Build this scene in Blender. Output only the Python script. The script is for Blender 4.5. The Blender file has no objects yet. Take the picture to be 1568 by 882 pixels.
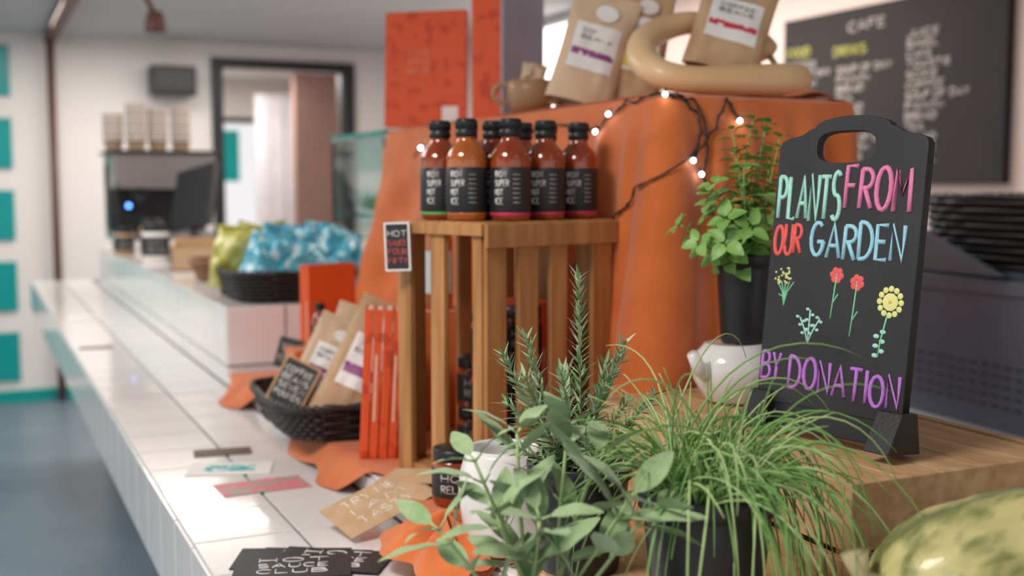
import bpy, math, random
from mathutils import Vector, Matrix, noise
random.seed(7)
SC=bpy.context.scene
COL=SC.collection
def rad(d): return math.radians(d)
rnd=random.uniform

# ---------------------------------------------------------------- materials
def mat(name,col,rough=.5,metal=0,col2=None,vs=8,thr=(.35,.65),bump=0,bs=100,emit=0,trans=0,sheen=0,coat=0,sss=0,alpha=1,ior=1.45,stretch=None,spec=.5):
    m=bpy.data.materials.new(name); m.use_nodes=True
    nt=m.node_tree; b=nt.nodes['Principled BSDF']
    c=(*col,1)
    b.inputs['Base Color'].default_value=c
    b.inputs['Roughness'].default_value=rough
    b.inputs['Metallic'].default_value=metal
    b.inputs['IOR'].default_value=ior
    b.inputs['Specular IOR Level'].default_value=spec
    b.inputs['Transmission Weight'].default_value=trans
    b.inputs['Sheen Weight'].default_value=sheen
    b.inputs['Coat Weight'].default_value=coat
    b.inputs['Alpha'].default_value=alpha
    if sss:
        b.inputs['Subsurface Weight'].default_value=sss
        b.inputs['Subsurface Radius'].default_value=(.01,.006,.003)
    if emit:
        b.inputs['Emission Color'].default_value=c; b.inputs['Emission Strength'].default_value=emit
    tc=nt.nodes.new('ShaderNodeTexCoord'); mp=nt.nodes.new('ShaderNodeMapping')
    nt.links.new(tc.outputs['Object'],mp.inputs[0])
    if stretch: mp.inputs['Scale'].default_value=stretch
    if col2 is None: col2=tuple(x*.92 for x in col)
    n=nt.nodes.new('ShaderNodeTexNoise'); n.inputs['Scale'].default_value=vs; n.inputs['Detail'].default_value=5
    nt.links.new(mp.outputs[0],n.inputs['Vector'])
    r=nt.nodes.new('ShaderNodeValToRGB')
    r.color_ramp.elements[0].position=thr[0]; r.color_ramp.elements[0].color=(*col2,1)
    r.color_ramp.elements[1].position=thr[1]; r.color_ramp.elements[1].color=c
    nt.links.new(n.outputs['Fac'],r.inputs[0]); nt.links.new(r.outputs[0],b.inputs['Base Color'])
    if bump:
        n2=nt.nodes.new('ShaderNodeTexNoise'); n2.inputs['Scale'].default_value=bs; n2.inputs['Detail'].default_value=4
        nt.links.new(mp.outputs[0],n2.inputs['Vector'])
        bp=nt.nodes.new('ShaderNodeBump'); bp.inputs['Strength'].default_value=bump; bp.inputs['Distance'].default_value=.004
        nt.links.new(n2.outputs['Fac'],bp.inputs['Height']); nt.links.new(bp.outputs[0],b.inputs['Normal'])
    return m

# ---------------------------------------------------------------- mesh builder
class MB:
    def __init__(s): s.v=[];s.f=[];s.m=[];s.sm=[]
    def add(s,vs,fs,mi=0,sm=False,M=None):
        o=len(s.v)
        if M is not None: vs=[M@Vector(p) for p in vs]
        s.v+=[tuple(p) for p in vs]; s.f+=[tuple(i+o for i in f) for f in fs]
        s.m+=[mi]*len(fs); s.sm+=[sm]*len(fs)
    def box(s,a,b,mi=0,M=None):
        x0,y0,z0=a;x1,y1,z1=b
        vs=[(x0,y0,z0),(x1,y0,z0),(x1,y1,z0),(x0,y1,z0),(x0,y0,z1),(x1,y0,z1),(x1,y1,z1),(x0,y1,z1)]
        s.add(vs,[(0,3,2,1),(4,5,6,7),(0,1,5,4),(1,2,6,5),(2,3,7,6),(3,0,4,7)],mi,False,M)
    def tube(s,pts,r,mi=0,n=6,M=None,closed=False,cap=True):
        pts=[Vector(p) for p in pts]; N=len(pts)
        if not hasattr(r,'__len__'): r=[r]*N
        vs=[];fs=[];nv=None
        for i in range(N):
            if closed: t=pts[(i+1)%N]-pts[i-1]
            else: t=pts[min(i+1,N-1)]-pts[max(i-1,0)]
            if t.length<1e-9: t=Vector((0,0,1))
            t.normalize()
            if nv is None:
                nv=t.orthogonal().normalized()
            else:
                nv=nv-t*nv.dot(t)
                nv=nv.normalized() if nv.length>1e-6 else t.orthogonal().normalized()
            bv=t.cross(nv)
            for k in range(n):
                a=2*math.pi*k/n
                vs.append(pts[i]+(nv*math.cos(a)+bv*math.sin(a))*r[i])
        for i in range(N if closed else N-1):
            j=(i+1)%N
            for k in range(n):
                k2=(k+1)%n
                fs.append((i*n+k,i*n+k2,j*n+k2,j*n+k))
        if not closed and cap:
            fs.append(tuple(range(n))[::-1]); fs.append(tuple((N-1)*n+k for k in range(n)))
        s.add(vs,fs,mi,True,M)
    def lathe(s,prof,n=32,mi=0,M=None,mis=None,fn=None):
        vs=[];N=len(prof)
        for i,(r,z) in enumerate(prof):
            for k in range(n):
                a=2*math.pi*k/n; rr=r*(fn(a,z) if fn else 1)
                vs.append((rr*math.cos(a),rr*math.sin(a),z))
        for i in range(N-1):
            fs=[]
            for k in range(n):
                k2=(k+1)%n; fs.append((i*n+k,i*n+k2,(i+1)*n+k2,(i+1)*n+k))
            if i==0: o=len(s.v); s.add(vs,[],0,True,M)
            s.f+=[tuple(q+o for q in f) for f in fs]; s.m+=[mis[i] if mis else mi]*len(fs); s.sm+=[True]*len(fs)
    def grid(s,fn,nu,nv,mi=0,M=None,sm=True):
        vs=[fn(i/nu,j/nv) for j in range(nv+1) for i in range(nu+1)]
        fs=[(j*(nu+1)+i,j*(nu+1)+i+1,(j+1)*(nu+1)+i+1,(j+1)*(nu+1)+i) for j in range(nv) for i in range(nu)]
        s.add(vs,fs,mi,sm,M)
    def ball(s,c,r,mi=0,n=12,M=None):
        if not hasattr(r,'__len__'): r=(r,r,r)
        m=n//2+1
        def f(u,v):
            a=2*math.pi*u;b=math.pi*(v-.5)
            return (c[0]+r[0]*math.cos(a)*math.cos(b),c[1]+r[1]*math.sin(a)*math.cos(b),c[2]+r[2]*math.sin(b))
        s.grid(f,n,m,mi,M)
    def leaf(s,p,d,up,L,W,curl=.2,fold=.25,mi=0,nu=6,blunt=.8,wav=0):
        p=Vector(p);d=Vector(d).normalized();side=d.cross(Vector(up))
        if side.length<1e-3: side=d.orthogonal()
        side.normalize();up=side.cross(d)
        def f(u,v):
            w=W/2*max(0,math.sin(math.pi*min(1,(u**blunt)*.97+.02)))**.75
            c=(v-.5)*2
            return p+d*(L*u*(1-.15*abs(curl)*u))-up*(curl*L*u*u)+side*(w*c)+up*(fold*abs(c)*w+wav*w*math.sin(u*14)*abs(c))
        s.grid(f,nu,4,mi)
    def obj(s,name,mats,loc=(0,0,0),bevel=0,parent=None,M=None,bseg=2):
        me=bpy.data.meshes.new(name); me.from_pydata(s.v,[],s.f)
        for m in mats: me.materials.append(m)
        me.polygons.foreach_set('material_index',s.m); me.polygons.foreach_set('use_smooth',s.sm)
        me.update()
        o=bpy.data.objects.new(name,me); COL.objects.link(o); o.location=loc
        if M is not None: o.matrix_world=M
        if parent: o.parent=parent
        if bevel:
            b=o.modifiers.new('bevel','BEVEL'); b.width=bevel; b.segments=bseg; b.limit_method='ANGLE'; b.angle_limit=rad(50)
        return o
def frame(o,ex,ez=(0,0,1)):
    ex=Vector(ex).normalized(); ez=Vector(ez).normalized(); ey=ez.cross(ex).normalized(); ez=ex.cross(ey)
    M=Matrix((ex,ey,ez)).transposed().to_4x4(); M.translation=Vector(o); return M
def TR(x,y,z,rx=0,ry=0,rz=0):
    return Matrix.Translation((x,y,z))@Matrix.Rotation(rad(rz),4,'Z')@Matrix.Rotation(rad(ry),4,'Y')@Matrix.Rotation(rad(rx),4,'X')

def arc(cx,cy,rx,ry,a0,a1,n=9):
    return [(cx+rx*math.cos(rad(a0+(a1-a0)*i/n)),cy+ry*math.sin(rad(a0+(a1-a0)*i/n))) for i in range(n+1)]
FONT={'A':[[(0,0),(.33,1),(.66,0)],[(.12,.36),(.55,.36)]],
'B':[[(0,0),(0,1)],[(0,1)]+arc(.25,.77,.28,.23,90,-90)+[(0,.54)],[(0,.52)]+arc(.3,.27,.32,.26,90,-90)+[(0,0)]],
'C':[arc(.33,.5,.33,.5,50,310,12)],'D':[[(0,0),(0,1)],[(0,1)]+arc(.15,.5,.47,.5,90,-90,10)+[(0,0)]],
'E':[[(.52,1),(0,1),(0,0),(.52,0)],[(0,.52),(.42,.52)]],'F':[[(.52,1),(0,1),(0,0)],[(0,.54),(.42,.54)]],
'G':[arc(.33,.5,.33,.5,50,350,12)+[(.64,.42),(.36,.42)]],'H':[[(0,0),(0,1)],[(.55,0),(.55,1)],[(0,.5),(.55,.5)]],
'I':[[(.08,0),(.08,1)]],'J':[[(.45,1),(.45,.25)]+arc(.22,.25,.23,.25,0,-170,6)],'K':[[(0,0),(0,1)],[(.5,1),(0,.45),(.55,0)]],
'L':[[(0,1),(0,0),(.48,0)]],'M':[[(0,0),(.06,1),(.36,.4),(.66,1),(.74,0)]],'N':[[(0,0),(0,1),(.55,0),(.55,1)]],
'O':[arc(.34,.5,.34,.5,95,455,14)],'P':[[(0,0),(0,1)],[(0,1)]+arc(.24,.75,.3,.25,90,-90)+[(0,.5)]],
'R':[[(0,0),(0,1)],[(0,1)]+arc(.24,.76,.3,.24,90,-90)+[(0,.52)],[(.2,.5),(.56,0)]],
'S':[arc(.27,.75,.25,.25,40,260,8)+arc(.27,.26,.27,.26,80,-140,8)],'T':[[(0,1),(.62,1)],[(.31,1),(.31,0)]],
'U':[[(0,1),(0,.3)]+arc(.28,.3,.28,.3,180,360,8)+[(.56,1)]],'V':[[(0,1),(.3,0),(.6,1)]],'W':[[(0,1),(.18,0),(.38,.7),(.58,0),(.76,1)]],
'X':[[(0,0),(.55,1)],[(0,1),(.55,0)]],'Y':[[(0,1),(.28,.5),(.56,1)],[(.28,.5),(.28,0)]]}
def text(mb,s,x0,y0,w,h,r,mi,mp,jit=.05,n=6,slope=0):
    ws=[]
    for ch in s: ws.append(.4 if ch==' ' else max(p[0] for st in FONT[ch] for p in st)+.2)
    tot=sum(ws)-.2; x=0
    for ch,wd in zip(s,ws):
        if ch!=' ':
            jy=rnd(-jit,jit); js=1+rnd(-jit,jit); sh=rnd(-jit,jit)*.6
            for st in FONT[ch]:
                pts=[mp(x0+(x+px+sh*py)/tot*w, y0+slope*(x/tot)+h*(jy+py*js)) for px,py in st]
                mb.tube(pts,r,mi,n)
        x+=wd

def pouch(mb,W,H,T,M,mi=0,labels=(),kind='stand',cr=.004,seed=0,top=.0):
    def P(u,v,sg,off=0):
        e=(1-abs(2*u-1)**3)**.5 if abs(2*u-1)<1 else 0
        if kind=='stand':
            pr=min(1,.75+v*1.2)*max(0,1-v**1.7); w=W*(1-.06*math.sin(math.pi*v))
        else:
            pr=max(0,math.sin(math.pi*min(1,max(0,(v-.06)/.88))))**.6; w=W*(1-.12*math.sin(math.pi*v))
        nz=noise.noise(Vector((u*3+seed,v*4,sg*3+seed)))*cr*2+noise.noise(Vector((u*9+seed,v*9,sg*3)))*cr
        y=sg*(T*.5*e*pr+off)+nz*(e*.8+.2)
        return ((u-.5)*w,y,v*H)
    mb.grid(lambda u,v:P(u,v,-1),14,16,mi,M); mb.grid(lambda u,v:P(u,v,1),14,16,mi,M)
    mb.box((-W*.47,-.002,H*.965),(W*.47,.002,H*1.0),mi,M)
    for u0,u1,v0,v1,lm in labels:
        mb.grid(lambda u,v:P(u0+(u1-u0)*u,v0+(v1-v0)*v,-1,.0015+lm*.0003),10,8,lm,M)

def basket(mb,w,d,h,mi=0,flare=.02,rows=7,M=None):
    def rr(s,a,b,rc=.04):
        t=2*math.pi*s; c=math.cos(t);q=math.sin(t);e=.42
        return (a*math.copysign(abs(c)**e,c), b*math.copysign(abs(q)**e,q))
    N=120
    for k in range(rows):
        f=(k+.5)/rows; a=w/2+flare*f; b=d/2+flare*f
        pts=[]
        for i in range(N):
            x,y=rr(i/N,a,b); o=1+.018*math.sin(i/N*2*math.pi*24+(k%2)*math.pi)
            pts.append((x*o,y*o,h*f*.95+.004))
        mb.tube(pts,h/rows*.42,mi,6,M,closed=True)
    for i in range(48):
        p0=rr(i/48,w/2,d/2); p1=rr(i/48,w/2+flare,d/2+flare)
        mb.tube([(p0[0],p0[1],.002),(p1[0],p1[1],h)],.0025,mi,5,M)
    for ph in (0,1):
        pts=[]
        for i in range(N):
            x,y=rr(i/N,w/2+flare,d/2+flare); a=i/N*2*math.pi*20+ph*math.pi
            pts.append((x+.003*math.cos(a),y+.003*math.cos(a),h+.004*math.sin(a)))
        mb.tube(pts,.0055,mi,6,M,closed=True)
    def bot(u,v):
        x,y=rr(u,w/2*v,d/2*v); return (x,y,.004)
    mb.grid(bot,N,3,mi,M)
    def wall(u,v):
        x,y=rr(u,w/2+flare*v-.006,d/2+flare*v-.006); return (x,y,.004+v*(h-.006))
    mb.grid(wall,N,3,mi,M)

# ---------------------------------------------------------------- palette
m_white=mat('white_paint',(.82,.78,.76),.6,col2=(.79,.75,.73),vs=1.5,bump=.03,bs=200)
m_ceil=mat('ceiling_paint',(.62,.61,.61),.8,vs=1)
m_pink=mat('pink_plaster',(.80,.63,.57),.7,col2=(.76,.59,.54),vs=1.5)
m_floor=mat('blue_vinyl',(.19,.25,.30),.35,col2=(.15,.205,.255),vs=3,bump=.03)
m_teal=mat('teal_tile',(.0,.34,.33),.3,col2=(.0,.28,.28),vs=30,stretch=(1,1,6))
m_tile=mat('white_glazed_tile',(.80,.78,.78),.16,col2=(.77,.75,.75),vs=4,coat=.3)
m_grout=mat('grout',(.17,.17,.18),.9)
m_cab=mat('counter_base_paint',(.35,.40,.45),.6)
m_black=mat('black_frame',(.012,.012,.014),.4)
m_blackp=mat('black_plastic',(.018,.019,.021),.38,bump=.1,bs=200)
m_brown=mat('brown_paint',(.13,.055,.045),.5)
m_kraft=mat('kraft_paper',(.56,.38,.23),.75,col2=(.48,.31,.17),vs=30,bump=.15,bs=40)
m_kraftl=mat('light_kraft',(.66,.48,.33),.75,bump=.2,bs=40)
m_label=mat('label_white',(.85,.84,.82),.5)
m_purple=mat('label_purple',(.30,.07,.25),.5)
m_red=mat('label_red',(.65,.04,.07),.5)
m_yel=mat('label_yellow',(.75,.68,.10),.5)
m_lblk=mat('label_black',(.02,.02,.022),.45)
m_wood=mat('crate_pine',(.56,.28,.10),.6,col2=(.30,.13,.04),vs=6,thr=(.28,.7),bump=.15,bs=60,stretch=(7,7,.7))
m_wood2=mat('tray_pine',(.62,.40,.21),.6,col2=(.42,.24,.10),vs=6,thr=(.3,.7),bump=.12,bs=50,stretch=(8,1,8))
m_cloth=mat('orange_linen',(.67,.175,.046),.9,col2=(.58,.14,.033),vs=14,bump=.4,bs=500,sheen=.3,spec=.25)
m_orange=mat('orange_cover',(.72,.09,.02),.5,col2=(.54,.05,.012),vs=30,thr=(.40,.46))
m_orange_p=mat('orange_plain',(.78,.105,.022),.5)
m_page=mat('paper_edge',(.80,.55,.42),.8)
m_lilac=mat('lilac_card',(.42,.41,.50),.7)
m_sauce=mat('orange_sauce',(.34,.060,.010),.15,col2=(.19,.024,.005),vs=25,coat=.9,sss=.03)
m_sauce2=mat('amber_sauce',(.46,.125,.018),.15,col2=(.31,.07,.012),vs=25,coat=.9)
m_pinkl=mat('label_pink',(.55,.03,.12),.5)
m_wick=mat('black_wicker',(.022,.021,.022),.45,bump=.2)
m_ceram=mat('white_ceramic',(.80,.79,.78),.15,coat=.5)
m_mug=mat('brown_stoneware',(.42,.26,.15),.35,col2=(.33,.19,.10),vs=10)
m_squash=mat('beige_squash',(.76,.53,.30),.4,col2=(.68,.44,.22),vs=9,coat=.2)
m_gourd=mat('mottled_gourd',(.52,.46,.20),.40,col2=(.17,.20,.065),vs=13,thr=(.42,.58),coat=.2,bump=.5,bs=30,stretch=(1,2.6,2.6))
m_stem=mat('dry_stem',(.42,.36,.20),.8,bump=.3)
m_chalkb=mat('chalkboard',(.016,.017,.019),.5,col2=(.026,.027,.030),vs=10,bump=.03)
m_soil=mat('soil',(.05,.03,.02),.95,bump=.8,bs=120)
m_wire=mat('green_black_wire',(.012,.02,.02),.4)
m_bulb=mat('led_bulb',(.62,.74,1),.3,emit=22)
m_steel=mat('steel',(.34,.32,.32),.3,metal=.8)
m_grey=mat('grey_plastic',(.17,.20,.25),.45,bump=.05)
m_cardb=mat('cardboard',(.55,.37,.22),.8)
m_glass=mat('case_glass',(.75,.95,.92),.02,trans=1,ior=1.45)
m_tealg=mat('glass_edge_teal',(.02,.30,.27),.2)

# ---------------------------------------------------------------- room shell
def sbox(name,a,b,m,bevel=0):
    mb=MB(); c=[(p+q)/2 for p,q in zip(a,b)]
    mb.box([p-q for p,q in zip(a,c)],[p-q for p,q in zip(b,c)]); return mb.obj(name,[m],c,bevel)
sbox('floor',(-4,-3,-.1),(3.3,11.6,0),m_floor)
sbox('ceiling',(-4,-3,2.46),(3.3,11.6,2.56),m_ceil)
DX0,DX1,DZ=1.63,2.53,2.29
mb=MB(); mb.box((-4,8.3,0),(DX0,8.42,2.46)); mb.box((DX1,8.3,0),(3.2,8.42,2.46)); mb.box((DX0,8.3,DZ),(DX1,8.42,2.46))
mb.obj('wall_back',[m_white])
sbox('wall_right',(3.2,-3,0),(3.3,11.6,2.46),m_pink)
mb=MB(); mb.box((.9,8.42,0),(1.5,11.5,2.46)); mb.obj('wall_corridor_left',[m_white])
mb=MB(); mb.box((1.5,11.4,2.12),(3.2,11.5,2.46)); mb.box((2.62,11.4,0),(3.2,11.5,2.12)); mb.box((1.5,11.4,0),(2.04,11.5,2.12)); mb.obj('wall_corridor_end',[m_white])
mb=MB(); mb.box((DX0-.07,8.26,0),(DX0,8.30,DZ+.07));mb.box((DX1,8.26,0),(DX1+.08,8.30,DZ+.07));mb.box((DX0,8.26,DZ),(DX1,8.30,DZ+.07))
mb.box((DX0,8.30,0),(DX0+.015,8.42,DZ));mb.box((DX1-.015,8.30,0),(DX1,8.42,DZ))
mb.obj('door_frame',[m_black],bevel=.004)
mb=MB(); mb.box((2.04,11.36,0),(2.075,11.42,2.12));mb.box((2.585,11.36,0),(2.62,11.42,2.12));mb.box((2.075,11.36,2.07),(2.585,11.42,2.12));mb.box((2.075,11.37,.80),(2.585,11.41,.86))
mb.box((2.22,11.385,1.50),(2.40,11.395,2.00),1)
mb.obj('door_1',[m_black,m_teal])
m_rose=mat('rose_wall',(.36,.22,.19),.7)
mb=MB(); mb.box((2.50,9.6,0),(3.2,9.7,2.46)); mb.obj('wall_corridor_side',[m_rose])
m_cur=mat('pale_door_paint',(.72,.72,.76),.6)
mb=MB(); mb.box((2.40,10.6,0),(2.85,10.68,2.30)); 
for i in range(3): mb.box((2.43+i*.125,10.585,.1),(2.53+i*.125,10.6,2.2))
mb.obj('door_2',[m_cur],bevel=.004)
mb=MB()
for k in range(5):
    z=2.375-.33-k*.475
    for c in range(5):
        mb.box((.25-(c+1)*.62+.10,8.275,z),(.25-c*.62,8.298,z+.33))
mb.obj('trim_1',[m_teal],bevel=.003)
sbox('baseboard_back',(-4,8.27,0),(DX0-.07,8.299,.08),m_teal)
mb=MB(); mb.tube([(.50,8.20,.0),(.50,8.20,2.42)],.026,0,12); mb.box((.465,1.0,2.40),(.535,8.26,2.459)); mb.obj('trim_2',[m_brown])
mb=MB(); mb.tube([(.66,5.2,2.459),(.665,5.2,2.36),(.70,5.19,2.28),(.74,5.19,2.20)],.012,0,8); mb.lathe([(.0,0),(.03,-.005),(.045,-.05),(.05,-.09)],16,0,TR(.745,5.19,2.21)); mb.obj('hanging_spot_lamp',[m_brown])
mb=MB(); mb.box((1.12,8.06,2.07),(1.42,8.24,2.27)); mb.box((1.14,8.05,2.09),(1.40,8.062,2.25),1); mb.box((1.23,8.24,2.14),(1.29,8.30,2.21))
mb.obj('wall_speaker',[m_black,m_blackp],bevel=.01)
m_win=mat('frosted_window_pane',(1,.97,.93),.4,emit=2.2)
mb=MB(); mb.box((3.17,5.75,1.72),(3.195,6.35,2.40),0); mb.box((3.16,5.70,1.68),(3.2,5.75,2.44),1);mb.box((3.16,6.35,1.68),(3.2,6.40,2.44),1);mb.box((3.16,5.75,2.40),(3.2,6.35,2.44),1);mb.box((3.16,5.75,1.68),(3.2,6.35,1.72),1)
mb.obj('window_1',[m_win,m_white])

# ---------------------------------------------------------------- tiled counter
mb=MB()
mb.box((.263,.2,.797),(1.55,6.5,.947),1)
mb.box((.62,.2,0),(1.5,6.4,.797),2)
mb.box((.563,.2,.947),(1.55,2.85,.986),1)
mb.box((.563,2.853,.947),(1.55,6.0,1.146),1)
def tiles(o,u,v,nrm,lu,lv,ts=.15,th=.004,gap=.0048,u0=0,v0=0):
    o=Vector(o);u=Vector(u);v=Vector(v);nrm=Vector(nrm)
    def cuts(L,off):
        c=[0]; x=off if off>0 else ts
        while x<L-1e-4: c.append(x); x+=ts
        c.append(L); return c
    cu=cuts(lu,u0); cv=cuts(lv,v0)
    for i in range(len(cu)-1):
        for j in range(len(cv)-1):
            a0,a1,b0,b1=cu[i]+gap/2,cu[i+1]-gap/2,cv[j]+gap/2,cv[j+1]-gap/2
            if a1-a0<.004 or b1-b0<.004: continue
            base=[o+u*a+v*b for a,b in((a0,b0),(a1,b0),(a1,b1),(a0,b1))]
            e=.0012
            c2=[o+u*a+v*b+nrm*th for a,b in((a0+e,b0+e),(a1-e,b0+e),(a1-e,b1-e),(a0+e,b1-e))]
            mb.add(base+c2,[(4,5,6,7),(0,1,5,4),(1,2,6,5),(2,3,7,6),(3,0,4,7)],0)
X=(1,0,0);Y=(0,1,0);Z=(0,0,1)
tiles((.26,.25,.9465),X,Y,Z,.30,6.25)
tiles((.263,.25,.797),Y,Z,(-1,0,0),6.25,.15)
tiles((.563,.25,.951),Y,Z,(-1,0,0),2.6,.035)
tiles((.56,.25,.986),X,Y,Z,.99,2.6)
tiles((.563,2.85,.951),Y,Z,(-1,0,0),3.15,.198,v0=.05)
tiles((.56,2.853,.951),X,Z,(0,-1,0),.99,.198,v0=.05)
tiles((.56,2.85,1.146),X,Y,Z,.99,3.15)
mb.obj('tiled_counter',[m_tile,m_grout,m_cab])

# ---------------------------------------------------------------- draped display stand
def ridge(x): return (1-abs(math.sin(x)))**2
RID=[(1.05,-.02,.040,.020),(1.15,-.05,.046,.020),(1.235,-.05,.036,.016),(1.31,-.02,.075,.034),(1.395,.015,.026,.012),(1.445,.03,.056,.018),(1.52,.03,.038,.014),(1.575,.05,.062,.020),(1.655,.04,.050,.020)]
def fold(L,s):
    o=.012+.018*s
    for c,dr,am,wd in RID:
        x=(L-c-dr*s)/(wd*(1+.6*s)); 
        if abs(x)<4: o+=am*s**.7*math.exp(-x*x)
    if L<1.05:
        sh=.08*math.sin(s*2.2+L*3)
        o+=s**.85*(.020*math.sin((L+sh)*17)+.030*ridge((L-sh*.6)*10+.5))*min(1,(1.05-L)*8)
    o+=s**.6*.016*noise.noise(Vector((L*6,s*3,0)))
    o+=.009*math.sin(math.pi*min(1,s*1.3))*math.sin((L*.6+s)*26)*(.5+.5*math.sin(L*9))*(1-s*.5)
    if L<.5: o+=.10*(s**2.6)*((.5-L)/.5)
    return max(o,.006)
TZ=1.592; BZ=.994
def path(L):
    rc=.03
    if L<1.30-rc: return Vector((.98,2.82-L,0)),Vector((-1,0,0))
    if L>1.30+rc and L<1.68: return Vector((.98+(L-1.30),1.52,0)),Vector((0,-1,0))
    if L<=1.30+rc:
        t=(L-1.30+rc)/(2*rc); a=math.pi+t*math.pi/2
        n=Vector((math.cos(a),math.sin(a),0)); return Vector((.98+rc,1.52+rc,0))+n*rc,n
    return Vector((1.36,1.52+(L-1.68),0)),Vector((1,0,0))
def cpt(L,z,ex=0):
    s=max(0,(TZ-z)/(TZ-BZ)); p,n=path(L); q=p+n*(fold(L,s)*min(1,s*8+.15)+ex); q.z=z; return q
mb=MB()
def skirt(u,v):
    L=u*2.9
    if v<.12:
        t=v/.12; p,n=path(L); q=p-n*(.05*(1-t)); q.z=TZ+.006-.006*t*t
        q+=n*(fold(L,0)*.15*t); return q
    s=(v-.12)/.88; z=TZ-(TZ-BZ)*s
    return cpt(L,z)
mb.grid(skirt,560,70,0)
def top(u,v):
    x=1.0+u*.34;y=1.545+v*1.27
    return (x,y,TZ+.006+.005*noise.noise(Vector((x*9,y*6,0)))+.02*math.exp(-((x-1.30)/.04)**2)*math.exp(-((y-1.58)/.05)**2))
mb.grid(top,20,60,0)
st=mb.obj('orange_tablecloth',[m_cloth]); 
sm=st.modifiers.new('s','SOLIDIFY'); sm.thickness=.0015; sm.offset=1
mb=MB()
def spread(u,v):
    y=1.22+v*1.56
    edge=.540+.030*math.sin(y*9)+.02*math.sin(y*23+1)+.012*noise.noise(Vector((y*12,0,0)))
    x=edge+(.90-edge)*u**1.2
    z=.9935+.003*noise.noise(Vector((x*20,y*20,3)))+.002*math.sin(y*60+x*20)*(1-u)
    if x<.556: z-=(.556-x)*1.1
    return (x,y,max(z,.953))
mb.grid(spread,40,150,0)
st=mb.obj('orange_table_runner',[m_cloth]); sm=st.modifiers.new('s','SOLIDIFY'); sm.thickness=.0012; sm.offset=1
mb=MB(); mb.box((1.0,1.545,.992),(1.34,2.80,1.585)); mb.obj('display_plinth',[m_cardb])

mb=MB()
def rum(u,v):
    a=u*2*math.pi; r=.085*v*(1+.18*math.sin(3*a+1)+.1*math.sin(7*a))
    return (.535+r*math.cos(a)*.9,1.33+r*math.sin(a)*1.3,.998+.028*(1-v)**1.2*(1+.4*math.sin(5*a))+.006*math.sin(9*a)*v*(1-v)*4-(.02*v**4 if math.cos(a)<-.3 else 0))
mb.grid(rum,60,16,0); mb.obj('orange_napkin',[m_cloth])

# ---------------------------------------------------------------- sauce bottles
BP=[(.0,0),(.026,0),(.030,.003),(.031,.010),(.031,.092),(.0295,.101),(.0245,.110),(.0175,.118),(.0145,.123),(.0145,.129)]
CP=[(.0150,.127),(.0168,.128),(.0168,.136),(.0155,.1375),(.0155,.139),(.0168,.140),(.0168,.152),(.0155,.1545),(0,.1545)]
def bottle(loc,rz,liq,stripe,words=('IRON','SUPER','HOT','ICE'),sc=1.0,name='sauce_bottle'):
    mb=MB(); mb.lathe(BP,32,0); mb.lathe(CP,32,1)
    for k in range(24):
        a=2*math.pi*k/24; mb.tube([(.0168*math.cos(a),.0168*math.sin(a),.141),(.0168*math.cos(a),.0168*math.sin(a),.151)],.0006,1,4)
    mb.lathe([(.0312,.012),(.0315,.0125),(.0315,.0805),(.0312,.081)],32,2)
    mb.lathe([(.0313,.0085),(.0316,.009),(.0316,.0123),(.0313,.0128)],32,3)
    def mp(x,y):
        a=-math.pi/2+x/.0315; return Vector((.0318*math.cos(a),.0318*math.sin(a),y))
    for k,wd in enumerate(words): text(mb,wd,-.026,.066-k*.0135,.0045*len(wd),.0092,.0008,4,mp,0,4)
    for k in range(7): mb.tube([mp(.003+i*.004,.070-k*.007) for i in range(4)],.00035,4,4)
    return mb.obj(name,[liq,m_black,m_lblk,stripe,m_label],M=Matrix.Translation(loc)@Matrix.Rotation(rz,4,'Z')@Matrix.Scale(sc,4))
CM=frame((.675,1.52,.9975),(.95,.31,0))
CT=.400
mb=MB()
W_,D_=.274,.205
mb.box((0,0,0),(W_,D_,.012),0)
mb.box((-.004,-.004,CT-.016),(W_+.004,.1,CT),0); mb.box((-.004,.104,CT-.016),(W_+.004,D_+.004,CT),0)
mb.box((-.006,-.012,CT-.038),(W_+.006,-.004,CT-.002),0)
mb.box((-.012,-.004,CT-.020),(-.004,D_+.004,CT-.002),0)
for a,b in((0,.040),(.066,.106),(.134,.170),(.230,.274)): mb.box((a,-.004,.0),(b,.006,CT-.017),0)
for a,b in((.004,.024),(.090,.122),(.172,.205)): mb.box((-.004,a,.0),(.007,b,CT-.017),0)
for a,b in((.02,.05),(.12,.15),(.22,.25)): mb.box((a,D_-.006,.012),(b,D_+.003,CT-.017),0)
for a,b in((.03,.07),(.13,.17)): mb.box((W_-.006,a,.012),(W_+.003,b,CT-.017),0)
mb.obj('wooden_crate',[m_wood],M=CM,bevel=.0015)
camdir=lambda p: math.atan2(p[0],p[1])
cols=[m_sauce,m_sauce2]
bp=[(.083,.034,0,'p'),(.160,.036,0,'p'),(.240,.040,0,'p'),(.036,.082,1,'o'),(.106,.098,0,'p'),(.176,.105,0,'p'),(.042,.152,0,'g'),(.240,.112,0,'p'),(.110,.165,0,'p')]
st_m={'p':m_pinkl,'o':m_sauce2,'g':mat('label_green',(.1,.40,.1),.5)}
for u,v,c,s in bp:
    p=CM@Vector((u,v,CT+.0005))
    bottle(p,-camdir(p)+rnd(-.2,.2)+.1,cols[c],st_m[s])
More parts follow.
